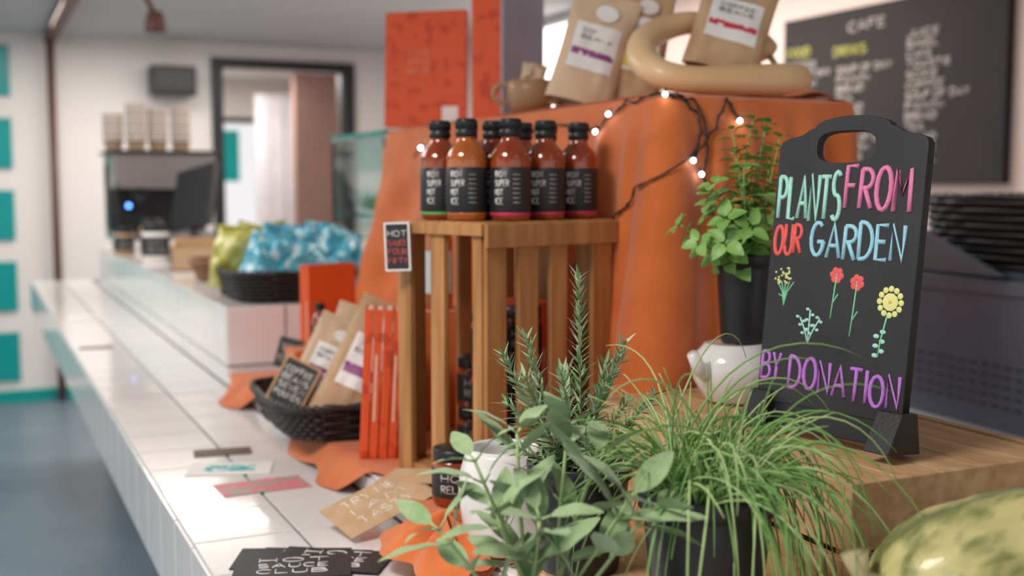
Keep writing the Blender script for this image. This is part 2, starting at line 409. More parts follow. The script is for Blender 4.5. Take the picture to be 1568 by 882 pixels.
def jar(loc,r,h,name='preserve_jar',liq=m_sauce,M0=None,rz=0):
    mb=MB(); mb.lathe([(0,0),(r*.92,0),(r,.004),(r,h*.74),(r*.88,h*.8)],28,0)
    mb.lathe([(r*.9,h*.78),(r*.95,h*.79),(r*.95,h*.99),(r*.9,h),(0,h)],28,1)
    mb.lathe([(r*1.005,h*.15),(r*1.012,h*.16),(r*1.012,h*.66),(r*1.005,h*.67)],28,2)
    def mp(x,y):
        a=-math.pi/2+x/r; return Vector((r*1.015*math.cos(a),r*1.015*math.sin(a),y))
    for k,wd in enumerate(('HOT','RELISH')): text(mb,wd,-r*.7,h*.45-k*h*.2,r*1.3,h*.13,.0007,3,mp,0,4)
    mb.obj(name,[liq,m_black,m_lblk,m_label],M=Matrix.Translation(loc)@Matrix.Rotation(rz,4,'Z'))
for u,v in((.060,.055),(.135,.06),(.10,.135)):
    for k in range(3 if u!=.10 else 2):
        p=CM@Vector((u,v,.0125+k*.0835)); jar(p,.030,.083,rz=-camdir(p)+.1)
jar((.612,1.487,.998),.033,.080,rz=-.3)

def book(name,M,w,t,h,cov=m_orange_p,n=1,txt=False):
    mb=MB()
    for i in range(n):
        x=i*(t+.002)
        mb.box((x,0,0),(x+.0015,w,h),0,M); mb.box((x+t-.0015,0,0),(x+t,w,h),0,M); mb.box((x,-.0015,0),(x+t,.0005,h),0,M)
        mb.box((x+.0015,.001,.003),(x+t-.0015,w-.003,h-.003),1,M)
        mb.box((x+t*.3,-.0022,h*.25),(x+t*.55,-.0016,h*.7),1 if i%2 else 0,M)
    return mb.obj(name,[cov,m_page],bevel=.0004,bseg=1)
book('orange_cookbook',TR(.568,1.80,.998,0,3,-19),.100,.014,.250,m_orange,5)
book('orange_cookbook',CM@TR(.17,.08,.0125,0,0,0),.11,.020,.25,m_orange_p,3)
book('orange_cookbook',TR(.665,2.53,.998,0,0,-70),.13,.016,.275,m_orange_p,2)

def tag(name,M,w,h,txt,tm,fr=m_label):
    mb=MB(); mb.box((-w/2,-.004,0),(w/2,.0,h),0); b=w*.05+.001
    mb.box((-w/2-b,-.0055,-b),(-w/2,.001,h+b),1);mb.box((w/2,-.0055,-b),(w/2+b,.001,h+b),1);mb.box((-w/2,-.0055,-b),(w/2,.001,0),1);mb.box((-w/2,-.0055,h),(w/2,.001,h+b),1)
    for k,(t,mi) in enumerate(txt):
        hh=h*.8/len(txt); text(mb,t,-w*.42,h*.9-hh*(k+.85),w*.84,hh*.62,w*.018,mi,lambda x,y:Vector((x,-.0045,y)),.06,4)
    return mb.obj(name,[m_chalkb,fr,m_label,tm],M=M,bevel=.0008)
m_coral=mat('coral_chalk',(.85,.13,.12),.8)
tag('price_tag',TR(.596,1.672,1.322,0,-2,-34),.035,.070,[('HOT',2),('SAUCE',3),('FOUR',3),('FIFTY',3)],m_coral)

# ---------------------------------------------------------------- lower basket with coffee bags
mb=MB(); basket(mb,.175,.30,.062,0); mb.obj('black_wicker_basket',[m_wick],M=TR(.585,2.085,.999,0,0,0))
def bag(M,labs,base=m_kraft,W=.115,H=.20,T=.055,name='kraft_coffee_bag',seed=0,txt=('COFFEE','BEANS'),kind='stand',extra=m_purple):
    mb=MB(); pouch(mb,W,H,T,M,0,labs,kind,seed=seed)
    def mp(x,y):
        return M@Vector((x,-T*.5*min(1,.75+y/H*1.2)*(1-(y/H)**1.7)-.004,y))
    if txt:
        for k,t in enumerate(txt): text(mb,t,-W*.22,H*(.61-k*.06),W*.44,H*.035,.0006,3,mp,0,4)
    def disc(u,v):
        a=u*2*math.pi; r=W*.17*v; x=W*.05+r*math.cos(a); y=H*.82+r*.75*math.sin(a)
        q=Vector((x,-T*.5*(1-(min(y/H,1))**1.7)-.0045,y)); return q
    mb.grid(disc,20,2,1,M)
    return mb.obj(name,[base,m_label,extra,m_lblk])
L1=[(.18,.82,.28,.70,1),(.20,.80,.38,.46,2)]
bag(TR(.535,2.045,1.030,-24,26,-22),L1,m_kraftl,.10,.20,.045,seed=1)
bag(TR(.578,1.975,1.020,-18,26,-22),L1,m_kraft,.115,.245,.05,seed=4)
bag(TR(.60,2.10,1.022,-14,20,-22),L1,m_kraftl,.10,.21,.05,seed=9)
tag('basket_price_tag',TR(.500,2.035,1.055,-18,26,-30),.062,.080,[('COFFEE',2),('BEANS',2),('SEVEN',2),('POUNDS',2)],m_coral,m_wood2)
tag('basket_price_tag',TR(.60,2.42,1.06,-15,12,-30),.045,.06,[('TEA',2),('FOUR',2)],m_coral,m_black)
mb=MB(); mb.box((.60,2.34,.998),(.76,2.46,1.105)); mb.obj('cloth_covered_riser',[m_cloth],bevel=.004)
for x,y in((.665,2.37),(.715,2.37)): bottle((x,y,1.1055),-.2,m_sauce,m_pinkl,sc=.62)

# ---------------------------------------------------------------- crisp basket on raised ledge
mb=MB(); basket(mb,.30,.34,.075,0); mb.obj('black_wicker_basket',[m_wick],M=TR(.765,3.08,1.151,0,0,0))
m_blue=mat('blue_packet',(.07,.43,.60),.35,col2=(.55,.75,.82),vs=38,thr=(.40,.45),coat=.3)
m_lime=mat('lime_packet',(.50,.47,.08),.35,col2=(.62,.62,.3),vs=40,thr=(.40,.47),coat=.4)
k=0
for (x,y,rx,ry,rz,m) in [(.650,2.97,-30,14,-32,m_blue),(.735,2.94,-34,38,-12,m_blue),(.835,2.93,-30,52,-6,m_blue),(.920,2.97,-26,40,-30,m_blue),(.62,3.14,-14,4,-45,m_lime),(.70,3.10,-2,26,-6,m_blue),(.79,3.08,-12,0,-40,m_blue),(.89,3.09,-16,22,0,m_blue),(.68,3.22,0,18,-20,m_lime),(.78,3.2,-10,-14,-15,m_lime),(.88,3.2,-10,10,-35,m_blue)]:
    mb=MB(); pouch(mb,.125,.175,.080,TR(x,y,1.172,rx,ry,rz),0,(),'pillow',.012,seed=k*3.1); mb.obj('crisp_packet',[m]); k+=1

# ---------------------------------------------------------------- chalk sign
bl=Vector((.886,1.143,1.186)); br=Vector((.930,.944,1.186)); ex=(br-bl).normalized()
nrm0=Vector((ex.y,-ex.x,0)); 
if nrm0.x>0: nrm0=-nrm0
lean=rad(6.5); up=(Vector((0,0,1))*math.cos(lean)-nrm0*math.sin(lean)).normalized(); nrm=ex.cross(up)
SM=Matrix((ex,up,nrm)).transposed().to_4x4(); SM.translation=bl
SW,SH=.204,.322
cu=bpy.data.curves.new('c','CURVE'); cu.dimensions='2D'; cu.fill_mode='BOTH'; cu.extrude=.0055; cu.bevel_depth=.0012
out=[(0,0),(SW,0),(SW,SH-.008)]+[(SW-.004,SH-.002),(SW-.016,SH+.002),(SW-.030,SH+.004)]
out+=[(SW-.045,SH+.012)]+[(SW/2+ .052*math.cos(rad(a)),SH+.013+.013*math.sin(rad(a))) for a in range(0,181,15)]+[(.045,SH+.012),(.030,SH+.004),(.016,SH+.002),(.004,SH-.002),(0,SH-.008)]
hole=[]
hc=(SW*.47,SH-.010);hw,hh=.042,.020
for i in range(40):
    a=2*math.pi*i/40; c=math.cos(a);q=math.sin(a); hole.append((hc[0]+hw*math.copysign(abs(c)**.6,c),hc[1]+hh*math.copysign(abs(q)**.7,q)))
for pl in(out,hole):
    sp=cu.splines.new('POLY'); sp.points.add(len(pl)-1); sp.use_cyclic_u=True
    for i,p in enumerate(pl): sp.points[i].co=(p[0],p[1],0,1)
to=bpy.data.objects.new('tmp',cu); COL.objects.link(to); bpy.context.view_layer.update()
me=bpy.data.meshes.new_from_object(to.evaluated_get(bpy.context.evaluated_depsgraph_get()))
bpy.data.objects.remove(to)
sign=bpy.data.objects.new('chalkboard_sign',None); COL.objects.link(sign); sign.matrix_world=SM
me.materials.clear(); me.materials.append(m_chalkb)
bo=bpy.data.objects.new('board',me); COL.objects.link(bo); bo.parent=sign
m_mint=mat('mint_chalk',(.45,.85,.72),.8,col2=(.35,.7,.6),vs=300); m_pk=mat('pink_chalk',(.85,.25,.48),.8,col2=(.7,.2,.4),vs=300)
m_lb=mat('blue_chalk',(.38,.72,.86),.8,col2=(.3,.6,.75),vs=300); m_pu=mat('purple_chalk',(.58,.22,.78),.8,col2=(.45,.16,.62),vs=300)
m_yc=mat('yellow_chalk',(.85,.85,.33),.8); m_gc=mat('green_chalk',(.25,.75,.42),.8); m_or=mat('amber_chalk',(.9,.5,.1),.8)
mb=MB(); mp=lambda x,y:Vector((x,y,.0062))
text(mb,'PLANTS',.006,.226,.090,.054,.0030,0,mp,.07)
text(mb,'FROM',.103,.238,.086,.047,.0032,1,mp,.05)
text(mb,'OUR',.005,.182,.040,.036,.0027,2,mp,.05)
text(mb,'GARDEN',.060,.180,.126,.041,.0029,3,mp,.05)
text(mb,'BY',.003,.026,.028,.033,.0024,4,mp,.04)
text(mb,'DONATION',.046,.020,.152,.037,.0026,4,mp,.05,slope=-.006)
for i in range(26):
    a=rnd(0,6.28);r=.017*math.sqrt(rnd(0,1)); mb.ball(mp(.027+r*math.cos(a),.154+r*.75*math.sin(a)),.0018,5,6)
for a in(-.9,-.45,0,.45,.9): mb.tube([mp(.027,.118),mp(.027+a*.004,.135),mp(.027+a*.014,.148)],.0009,6,5)
mb.tube([mp(.027,.128),mp(.018,.132)],.0009,6,5)
for k,(sx,sy) in enumerate(((-.014,.030),(0,.040),(.015,.031))):
    mb.tube([mp(.068,.076),mp(.068+sx*.4,.076+sy*.5),mp(.068+sx,.076+sy)],.0013,0,5)
    for j in range(5):
        f=.35+.16*j; x=.068+sx*f;y=.076+sy*f
        mb.ball(mp(x+.004*(1 if j%2 else -1),y+.001),(.0036,.0024,.001),0,6)
for cx,cy,by in((.101,.160,.108),(.130,.153,.090)):
    mb.tube([mp(cx-.004,by),mp(cx-.002,(by+cy)/2),mp(cx,cy)],.0011,6,5)
    mb.tube([mp(cx-.003,by+.018),mp(cx+.004,by+.03)],.001,6,5)
    for i in range(6):
        a=i*1.047+cx*30; mb.ball(mp(cx+.006*math.cos(a),cy+.006*math.sin(a)),(.0050,.0050,.001),2,8)
    mb.ball(mp(cx,cy),(.0025,.0025,.0014),1,8)
mb.tube([mp(.166,.070),mp(.168,.09),mp(.174,.12)],.0013,6,5)
for i in range(12):
    a=i*.5236; mb.ball(mp(.176+.014*math.cos(a),.134+.015*math.sin(a)),(.0045,.0045,.001),5,8)
mb.ball(mp(.176,.134),(.012,.012,.001),5,10); mb.ball(mp(.176,.134),(.003,.003,.0016),7,8)
for j in range(6):
    mb.ball(mp(.166+.004*(1 if j%2 else -1),.072+j*.0055),(.005,.0032,.001),0,8)
o=mb.obj('chalk_lettering',[m_mint,m_pk,m_coral,m_lb,m_pu,m_yc,m_gc,m_or]); o.parent=sign
mb=MB()
def wedge(x0,x1):
    vs=[(x0,.012,-.016),(x1,.012,-.016),(x1,.012,.014),(x0,.012,.014),(x0,-.034,-.034),(x1,-.034,-.028),(x1,-.034,.036),(x0,-.034,.036)]
    mb.add(vs,[(0,1,2,3),(7,6,5,4),(0,4,5,1),(1,5,6,2),(2,6,7,3),(3,7,4,0)],0)
wedge(SW-.026,SW+.006); wedge(-.006,.026)
mb.box((.0,-.030,-.006),(SW,.002,.005),0)
o=mb.obj('foot_stand',[m_blackp],bevel=.0015); o.parent=sign

# ---------------------------------------------------------------- wood box under the sign
mb=MB()
x0,x1,y0,y1,z0,z1=.80,1.135,.880,1.415,.992,1.147
for k in range(2):
    za=z0+.004+k*.078; zb=za+.068
    if k==1: zb=z1
    mb.box((x0,y0,za),(x1,y0+.012,zb)); mb.box((x0,y1-.012,za),(x1,y1,zb))
    mb.box((x0,y0+.012,za),(x0+.012,y1-.012,zb)); mb.box((x1-.012,y0+.012,za),(x1,y1-.012,zb))
for cx in(x0+.012,x1-.037):
    for cy in(y0+.012,y1-.037): mb.box((cx,cy,z0),(cx+.025,cy+.025,z1-.012))
for k in range(5):
    a=x0+.012+k*.0622; mb.box((a,y0+.012,z1-.012),(a+.0602,y1-.012,z1-.003))
mb.obj('wooden_box',[m_wood2],bevel=.0015)
mb=MB(); a=(.535,.70,.992); b=(.785,1.12,1.048)
mb.box((a[0],a[1],b[2]-.01),(b[0],b[1],b[2]))
mb.box((a[0],a[1],a[2]),(b[0],a[1]+.01,b[2]-.01));mb.box((a[0],b[1]-.01,a[2]),(b[0],b[1],b[2]-.01));mb.box((a[0],a[1]+.01,a[2]),(a[0]+.01,b[1]-.01,b[2]-.01));mb.box((b[0]-.01,a[1]+.01,a[2]),(b[0],b[1]-.01,b[2]-.01))
mb.obj('wooden_tray',[m_wood2],bevel=.0015)

# ---------------------------------------------------------------- plants
def pot(mb,r,h,mi=0,soil=1,M=None,ridge=True):
    rb=r*.74
    mb.lathe([(0,0),(rb,0),(rb*1.02,.003),(r*.93,h*.84),(r*.93,h*.85),(r,h*.86),(r,h*.985),(r*.985,h),(r*.94,h),(r*.93,h*.9)],40,mi,M)
    mb.lathe([(r*.93,h*.88),(r*.5,h*.90),(0,h*.91)],40,soil,M)
g_ch=mat('chive_green',(.21,.39,.12),.4,col2=(.12,.28,.06),vs=20,spec=.4)
g_ch2=mat('chive_pale',(.40,.55,.23),.45)
mb=MB(); CX,CY,CZ=.602,.852,1.0485
pot(mb,.064,.126,0,1,TR(CX,CY,CZ))
def blade(p,az,el,L,g,r,mi,n=14):
    d=Vector((math.cos(az)*math.cos(el),math.sin(az)*math.cos(el),math.sin(el))); pts=[];rs=[];p=Vector(p); st=L/n; tw=rnd(-4,4)
    for i in range(n+1):
        pts.append(p.copy()); rs.append(r*(1-.75*(i/n)**2)+.0001)
        p=p+d*st; d.z-=g*st; d=(d+Vector((-d.y,d.x,0))*tw*st).normalized()
        if p.z<1.0 : p.z=1.0
    mb.tube(pts,rs,mi,5)
for i in range(180):
    a=rnd(0,6.283); rr=.045*math.sqrt(rnd(0,1)); b=a+rnd(-1,1)
    blade((CX+rr*math.cos(a),CY+rr*math.sin(a),CZ+.113),b,rad(rnd(48,88)),rnd(.07,.145),rnd(8,28),rnd(.0008,.0016),2 if random.random()<.6 else 3)
for i in range(125):
    a=rnd(0,6.283); rr=.05*math.sqrt(rnd(0,1)); b=rnd(-2.3,1.3) if i%4 else rnd(0,6.28)
    blade((CX+rr*math.cos(a),CY+rr*math.sin(a),CZ+.113),b,rad(rnd(40,82)),rnd(.16,.29),rnd(10,26),rnd(.0008,.0015),2 if random.random()<.6 else 3)
mb.obj('potted_chives',[m_blackp,m_soil,g_ch,g_ch2])

g_ro=mat('rosemary_green',(.22,.37,.18),.5,col2=(.15,.28,.12),vs=20); g_ro2=mat('rosemary_pale',(.42,.53,.35),.55); m_twig=mat('twig',(.28,.27,.12),.8)
mb=MB(); RX,RY,RZ=.568,1.035,1.0485
pot(mb,.056,.115,0,1,TR(RX,RY,RZ))
def stem_pts(p,az,el,L,n,bend=0,g=0):
    d=Vector((math.cos(az)*math.cos(el),math.sin(az)*math.cos(el),math.sin(el))); p=Vector(p);o=[]
    for i in range(n+1):
        o.append((p.copy(),d.copy())); p=p+d*(L/n); d=(d+Vector((rnd(-bend,bend),rnd(-bend,bend),rnd(-bend,bend)-g))).normalized()
    return o
def rosemary(p,az,el,L,bend=.05):
    n=int(L/.0052); P=stem_pts(p,az,el,L,n,bend)
    mb.tube([q for q,_ in P],[.0017*(1-.6*i/n) for i in range(n+1)],4,5)
    for i,(q,d) in enumerate(P):
        if i<2: continue
        o=d.orthogonal().normalized(); f=i/n
        for k in range(3):
            a=i*1.1+k*2.09+rnd(-.3,.3); side=Matrix.Rotation(a,3,d)@o
            dd=(side*rnd(.7,1.1)+d*(.35+.7*f)).normalized()
            mb.leaf(q,dd,d,rnd(.018,.032)*(1-.35*f),.0037,rnd(-.2,.15),.3,2 if random.random()<.6 else 3,4,.6)
rosemary((RX,RY,RZ+.10),1.2,rad(89),.205,.018)
for az,el,L in((2.8,72,.15),(-.5,70,.15),(.2,64,.13),(1.2,60,.12),(3.4,56,.13),(5.4,50,.10),(-.3,80,.12),(3.9,66,.13),(-.3,44,.11),(2.9,42,.11),(2.6,60,.14),(3.1,30,.09),(4.4,40,.09)):
    rosemary((RX+rnd(-.018,.018),RY+rnd(-.018,.018),RZ+.10),az,rad(el),L)
mb.obj('potted_rosemary',[m_blackp,m_soil,g_ro,g_ro2,m_twig])

g_sa=mat('sage_green',(.31,.43,.23),.8,col2=(.24,.355,.17),vs=60,bump=.35,bs=250,sheen=.25,spec=.2); g_sa2=mat('sage_stem',(.36,.48,.22),.6)
mb=MB(); SX,SY,SZ=.432,.850,.951
pot(mb,.058,.125,0,1,TR(SX,SY,SZ))
def sage(p,az,el,L,ls):
    n=8; P=stem_pts(p,az,rad(el),L,n,.05,-.01)
    mb.tube([q for q,_ in P],[.0024*(1-.4*i/n) for i in range(n+1)],3,6)
    for i in range(3,n+1):
        if i%2==0 and i!=n: continue
        q,d=P[i]; f=i/n; a0=i*.8+az
        for k in range(2 if i<n else 3):
            a=a0+k*(3.14 if i<n else 2.1)+rnd(-.3,.3)
            o=Matrix.Rotation(a,3,d)@d.orthogonal().normalized()
            dd=(o*rnd(.8,1)+d*rnd(.3,.8)+Vector((0,0,.2))).normalized()
            q2=q+dd*.010; mb.tube([q,q2],.0012,3,5)
            l=ls*rnd(.85,1.15)*(1.0 if i<n else .8)
            mb.leaf(q2,dd,d,l,l*.42,rnd(.05,.35),.16,2,12,.85,.06)
for az,el,L,ls in((2.6,68,.165,.052),(3.3,60,.13,.050),(1.9,80,.175,.050),(.9,76,.18,.056),(.0,66,.16,.058),(5.6,62,.15,.058),(4.6,68,.12,.054),(-.3,52,.15,.054),(3.0,48,.13,.050)):
    sage((SX+rnd(-.02,.02),SY+rnd(-.02,.02),SZ+.11),az,el,L,ls)
mb.obj('potted_sage',[m_blackp,m_soil,g_sa,g_sa2])

mb=MB(); HX,HY=.985,1.312
mb.lathe([(0,0),(.036,0),(.04,.003),(.056,.03),(.060,.048),(.054,.066),(.043,.078),(.040,.082),(.036,.082),(0,.080)],40,0,TR(HX-.018,HY,1.1475))
mb.tube([(HX-.068,HY-.01,1.19),(HX-.088,HY-.018,1.20),(HX-.102,HY-.022,1.222)],[.013,.010,.008],0,12)
mb.obj('white_ceramic_teapot',[m_ceram],bevel=0)
g_ba=mat('herb_green',(.25,.46,.12),.45,col2=(.16,.35,.07),vs=40,bump=.2,bs=200); g_ba2=mat('herb_stem',(.28,.42,.14),.6)
mb=MB(); HZ=1.2305
pot(mb,.043,.125,0,1,TR(HX,HY,HZ))
def herb(p,az,el,L,ls):
    n=max(6,int(L/.013)); P=stem_pts(p,az,rad(el),L,n,.05)
    mb.tube([q for q,_ in P],.0012,3,5)
    for i in range(1,n+1):
        q,d=P[i];f=i/n
        for k in range(2 if i<n else 4):
            a=i*1.57+k*(3.14 if i<n else 1.57)+rnd(-.3,.3); o=Matrix.Rotation(a,3,d)@d.orthogonal().normalized()
            dd=(o+d*rnd(.1,.6)).normalized(); l=ls*rnd(.75,1.15)*(1-.35*f)
            mb.leaf(q+dd*.004,dd,d,l,l*.68,rnd(.1,.4),.2,2,6,.7,.06)
for az,el,L,ls in((1.5,88,.205,.030),(2.6,82,.19,.030),(3.0,50,.11,.040),(3.6,40,.10,.042),(3.9,24,.08,.042),(.3,76,.16,.032),(5.0,60,.11,.036),(4.4,40,.09,.042),(-.5,66,.12,.034),(.8,60,.11,.034),(2.0,78,.16,.034),(3.3,64,.13,.034),(4.0,72,.14,.034),(2.6,30,.10,.038),(3.3,20,.09,.038),(5.6,82,.18,.030),(.5,84,.20,.030),(1.0,70,.15,.034)):
    herb((HX+rnd(-.016,.016),HY+rnd(-.016,.016),HZ+.11),az,el,L,ls)
mb.obj('potted_herb',[m_blackp,m_soil,g_ba,g_ba2])

mb=MB(); M=TR(.585,1.262,.9965)
mb.lathe([(0,0),(.034,0),(.038,.004),(.052,.035),(.057,.07),(.055,.10),(.048,.125),(.044,.132),(.041,.130),(.044,.12),(.049,.09),(0,.03)],36,0,M)
mb.obj('white_ceramic_vase',[m_ceram])

mb=MB()
GM=TR(.790,.630,1.100,0,0,-24)
def gr(u,v):
    a=2*math.pi*u; t=v*math.pi; x=-.150*math.cos(t)
    r=.102*(math.sin(t)**.62)*(1-.10*math.cos(t))*(1+.06*abs(math.sin(7*a)))
    r*=1+.07*noise.noise(Vector((x*18,math.cos(a)*2,math.sin(a)*2)))+.02*noise.noise(Vector((x*60,math.cos(a)*7,math.sin(a)*7)))
    return (x,r*math.cos(a),r*math.sin(a)*.98)
mb.grid(gr,110,70,0,GM)
mb.tube([(-.125,0,.020),(-.148,.0,.024),(-.160,.003,.034),(-.165,.004,.052)],[.020,.012,.008,.012],1,10,GM)
mb.obj('mottled_squash',[m_gourd,m_stem])

# ---------------------------------------------------------------- things on the draped stand
z=TZ+.012
L2=[(.15,.85,.28,.70,1),(.17,.83,.40,.46,2)]
bag(TR(1.035,1.90,z,-8,16,-28),L2,m_kraftl,.130,.215,.06,seed=2,extra=m_purple)
bag(TR(1.135,1.88,z+.004,-6,10,-22),[(.15,.85,.25,.72,1),(.17,.83,.28,.42,2)],m_kraft,.115,.225,.05,seed=5,extra=m_yel)
bag(TR(1.205,1.690,z+.048,-14,16,-30),L2,m_kraft,.140,.19,.045,seed=7,extra=m_red)
pts=[(1.315,1.600,1.632),(1.285,1.592,1.632),(1.23,1.590,1.630),(1.15,1.600,1.627),(1.085,1.615,1.628),(1.050,1.645,1.640),(1.048,1.69,1.665),(1.075,1.735,1.700),(1.13,1.765,1.730),(1.20,1.77,1.748),(1.265,1.755,1.740),(1.305,1.72,1.715),(1.315,1.69,1.685)]
def smooth(P,k=5):
    P=[Vector(p) for p in P];o=[]
    for i in range(len(P)-1):
        a=P[max(i-1,0)];b=P[i];c=P[i+1];d=P[min(i+2,len(P)-1)]
        for j in range(k):
            t=j/k; o.append(.5*((2*b)+(c-a)*t+(2*a-5*b+4*c-d)*t*t+(3*b-a-3*c+d)*t**3))
    o.append(P[-1]); return o
sp=smooth(pts,6); n=len(sp)
rs=[.028*(1-.25*i/n)+.002*math.sin(i*.2) for i in range(n)]; rs[0]=.006;rs[1]=.016;rs[2]=.022; rs[-1]=.006; rs[-2]=.012
mb=MB(); mb.tube(sp,rs,0,18); mb.tube([sp[-1],sp[-1]+Vector((.004,-.012,-.015))],[.006,.005],1,8)
mb.obj('curled_squash',[m_squash,m_stem])
mb=MB(); M=TR(1.035,2.10,z-.002)
mb.lathe([(0,0),(.030,0),(.040,.006),(.048,.022),(.049,.045),(.046,.062),(.0435,.062),(.045,.045),(.040,.02),(0,.012)],36,0,M)
hp=[(1.035-.044*.9,2.10+.044*.42,z+.052),(1.035-.068*.9,2.10+.068*.42,z+.050),(1.035-.076*.9,2.10+.076*.42,z+.033),(1.035-.066*.9,2.10+.066*.42,z+.018),(1.035-.046*.9,2.10+.046*.42,z+.016)]
mb.tube(smooth(hp,4),.0055,0,8)
mb.obj('stoneware_mug',[m_mug])
mb=MB(); pouch(mb,.055,.05,.025,TR(1.035,2.10,z+.045,10,10,-20),0,(),'pillow',.006,seed=3); mb.obj('tea_packet',[m_kraftl])
for k,(x,y,rz_,ry_) in enumerate(((1.035,1.985,-20,40),(1.06,1.94,-50,-30),(1.10,1.93,10,55))):
    mb=MB(); pouch(mb,.05,.055,.03,TR(x,y,z+.004,-25,ry_,rz_),0,(),'stand',.008,seed=30+k); mb.obj('small_kraft_packet',[m_kraft])
def fbook(name,M,w,t,h,title):
    mb=MB(); mb.box((-w/2,0,0),(w/2,.002,h),0); mb.box((-w/2,t-.002,0),(w/2,t,h),0); mb.box((-w/2-.001,0,0),(-w/2+.002,t,h),0); mb.box((-w/2+.003,.002,.003),(w/2-.004,t-.002,h-.003),1)
    mb.box((w*.22,-.001,.012),(w*.42,0,.05),2)
    for k in range(3): text(mb,title[k],-w*.22,h*.62-k*.022,w*.3,.009,.0007,1,lambda x,y:Vector((x,-.0008,y)),0,4)
    mb.obj(name,[m_orange,m_page,m_label],M=M,bevel=.0006,bseg=1)
fbook('orange_cookbook',TR(1.040,2.72,z-.003,-3,0,-42),.215,.02,.29,['THE','SPICE','BOOK'])
mb=MB(); M=TR(1.060,2.46,z-.004,0,0,-52)
mb.box((0,0,0),(.075,.006,.36),0,M); mb.box((.0755,-.0,0),(.081,.22,.36),1,M); mb.box((.0,.006,.002),(.0755,.218,.358),2,M)
mb.obj('orange_box_file',[m_orange,m_lilac,m_page])

# fairy lights
mb=MB()
def LA(y): return 2.82-y
def LB(x): return 1.30+(x-.98)
def W3(L,zr): return cpt(L,1.45+zr,.006)
def wire(P):
    P2=smooth([(L,zz,0) for L,zz in P],8)
    pts=[W3(q.x,q.y) for q in P2]
    pts=[p+Vector((0,0,.003*math.sin(i*.7))) for i,p in enumerate(pts)]
    mb.tube(pts,.0014,0,5)
    pts2=[p+Vector((.0022*math.cos(i*1.1),.0022*math.sin(i*1.1),.0022*math.cos(i*1.3))) for i,p in enumerate(pts)]
    mb.tube(pts2,.0012,0,5)
wire([(LA(1.77),-.155),(LA(1.725),-.118),(LA(1.64),-.08),(LA(1.58),-.03),(LA(1.535),.005),(LB(1.01),.043),(LB(1.035),.075),(LB(1.035),.11),(LB(1.01),.135),(LB(.985),.143),(LA(1.60),.138),(LA(1.64),.129),(LA(1.687),.10),(LA(1.72),.10),(LA(1.9),.11),(LA(2.2),.09),(LA(2.52),.09),(LA(2.6),.07)])
wire([(LB(.985),.141),(LB(1.02),.138),(LB(1.045),.11),(LB(1.048),.047),(LB(1.04),.015),(LB(1.054),-.015),(LB(1.07),-.10),(LB(1.085),-.196),(LB(1.127),-.216)])
wire([(LB(1.02),.043),(LB(1.05),.075),(LB(1.065),.092),(LB(1.085),.125),(LB(1.096),.137),(LB(1.11),.104)])
for L,zz in((LB(.982),.143),(LA(1.687),.092),(LB(1.11),.104),(LB(1.01),.040),(LB(1.03),.019),(LA(1.60),-.066),(LB(1.09),-.205),(LA(2.52),.09),(LA(2.46),.088),(LA(1.66),.12),(LB(1.084),-.16)):
    p=W3(L,zz); n_=path(L)[1]; mb.ball(p+n_*.005,.0040,1,8); mb.tube([p+n_*.001,p+Vector((0,0,.010))],.0018,0,5)
mb.obj('fairy_lights',[m_wire,m_bulb])
mb=MB(); mb.lathe([(0,0),(.026,0),(.028,.004),(.028,.13),(.022,.155),(.011,.175),(.011,.2),(.013,.2),(.013,.22),(0,.22)],28,0,mis=[0,0,0,0,0,0,1,1,1]); mb.lathe([(.0285,.03),(.0285,.11)],28,2)
mb.box((-.05,-.05,-.22),(.05,.05,-.001),3)
mb.obj('oil_bottle',[m_sauce2,m_cardb,mat('pale_label',(.55,.66,.66),.5),m_cloth],M=TR(.800,2.02,1.218))

# ---------------------------------------------------------------- cards on the counter
def card(name,x,y,z_,w,d,rz,m,extra=None,rx=0,ry=0,th=.0012,words=None,wm=None,e=(-.3,.3,-.25,.25)):
    mb=MB(); mb.box((-w/2,-d/2,0),(w/2,d/2,th),0)
    ms=[m]
    if extra:
        ms.append(extra); mb.box((w*e[0],d*e[2],th),(w*e[1],d*e[3],th+.0002),1)
    if words:
        ms.append(wm); mi=len(ms)-1
        for k,t in enumerate(words): text(mb,t,-w*.3,d*.22-k*d*.26,w*.6,d*.17,.0009,mi,lambda a,b:Vector((a,b,th)),0,4)
    return mb.obj(name,ms,M=TR(x,y,z_,rx,ry,rz))
m_cpink=mat('photo_print',(.66,.22,.24),.4,col2=(.34,.36,.30),vs=30,thr=(.45,.5)); m_cbr=mat('brown_card',(.13,.08,.06),.5)
m_tealp=mat('teal_print',(.02,.42,.42),.5,col2=(.7,.78,.78),vs=60,thr=(.44,.5))
CZ0=.9512
card('brown_card',.408,2.14,CZ0,.105,.055,-8,m_cbr)
card('white_leaflet',.395,2.005,CZ0,.145,.085,-18,m_label,m_tealp)
card('photo_postcard',.420,1.865,CZ0,.145,.08,2,m_cpink)
card('brown_card',.33,3.72,CZ0,.10,.05,-5,m_cbr)
card('white_leaflet',.36,4.6,CZ0,.10,.09,5,m_label)
for i,(dx,dy,rz) in enumerate(((0,0,-16),(.022,-.018,-22),(.045,-.035,-27),(-.01,-.045,-10))):
    card('black_recipe_card',.37+dx,1.475+dy,CZ0+i*.0014,.15,.085,rz-8,m_lblk,None,words=['HOT','SAUCE','CLUB'] if i else ['SPICE','SHOP','OPEN'],wm=m_label)
card('kraft_card',.520,1.555,.990,.150,.088,12,m_kraft,None,rx=14,ry=-16,words=['TRY ME','I AM','TASTY'],wm=m_label)
card('kraft_card',.600,1.60,1.010,.12,.07,-50,m_kraft,None,rx=5,ry=-6)

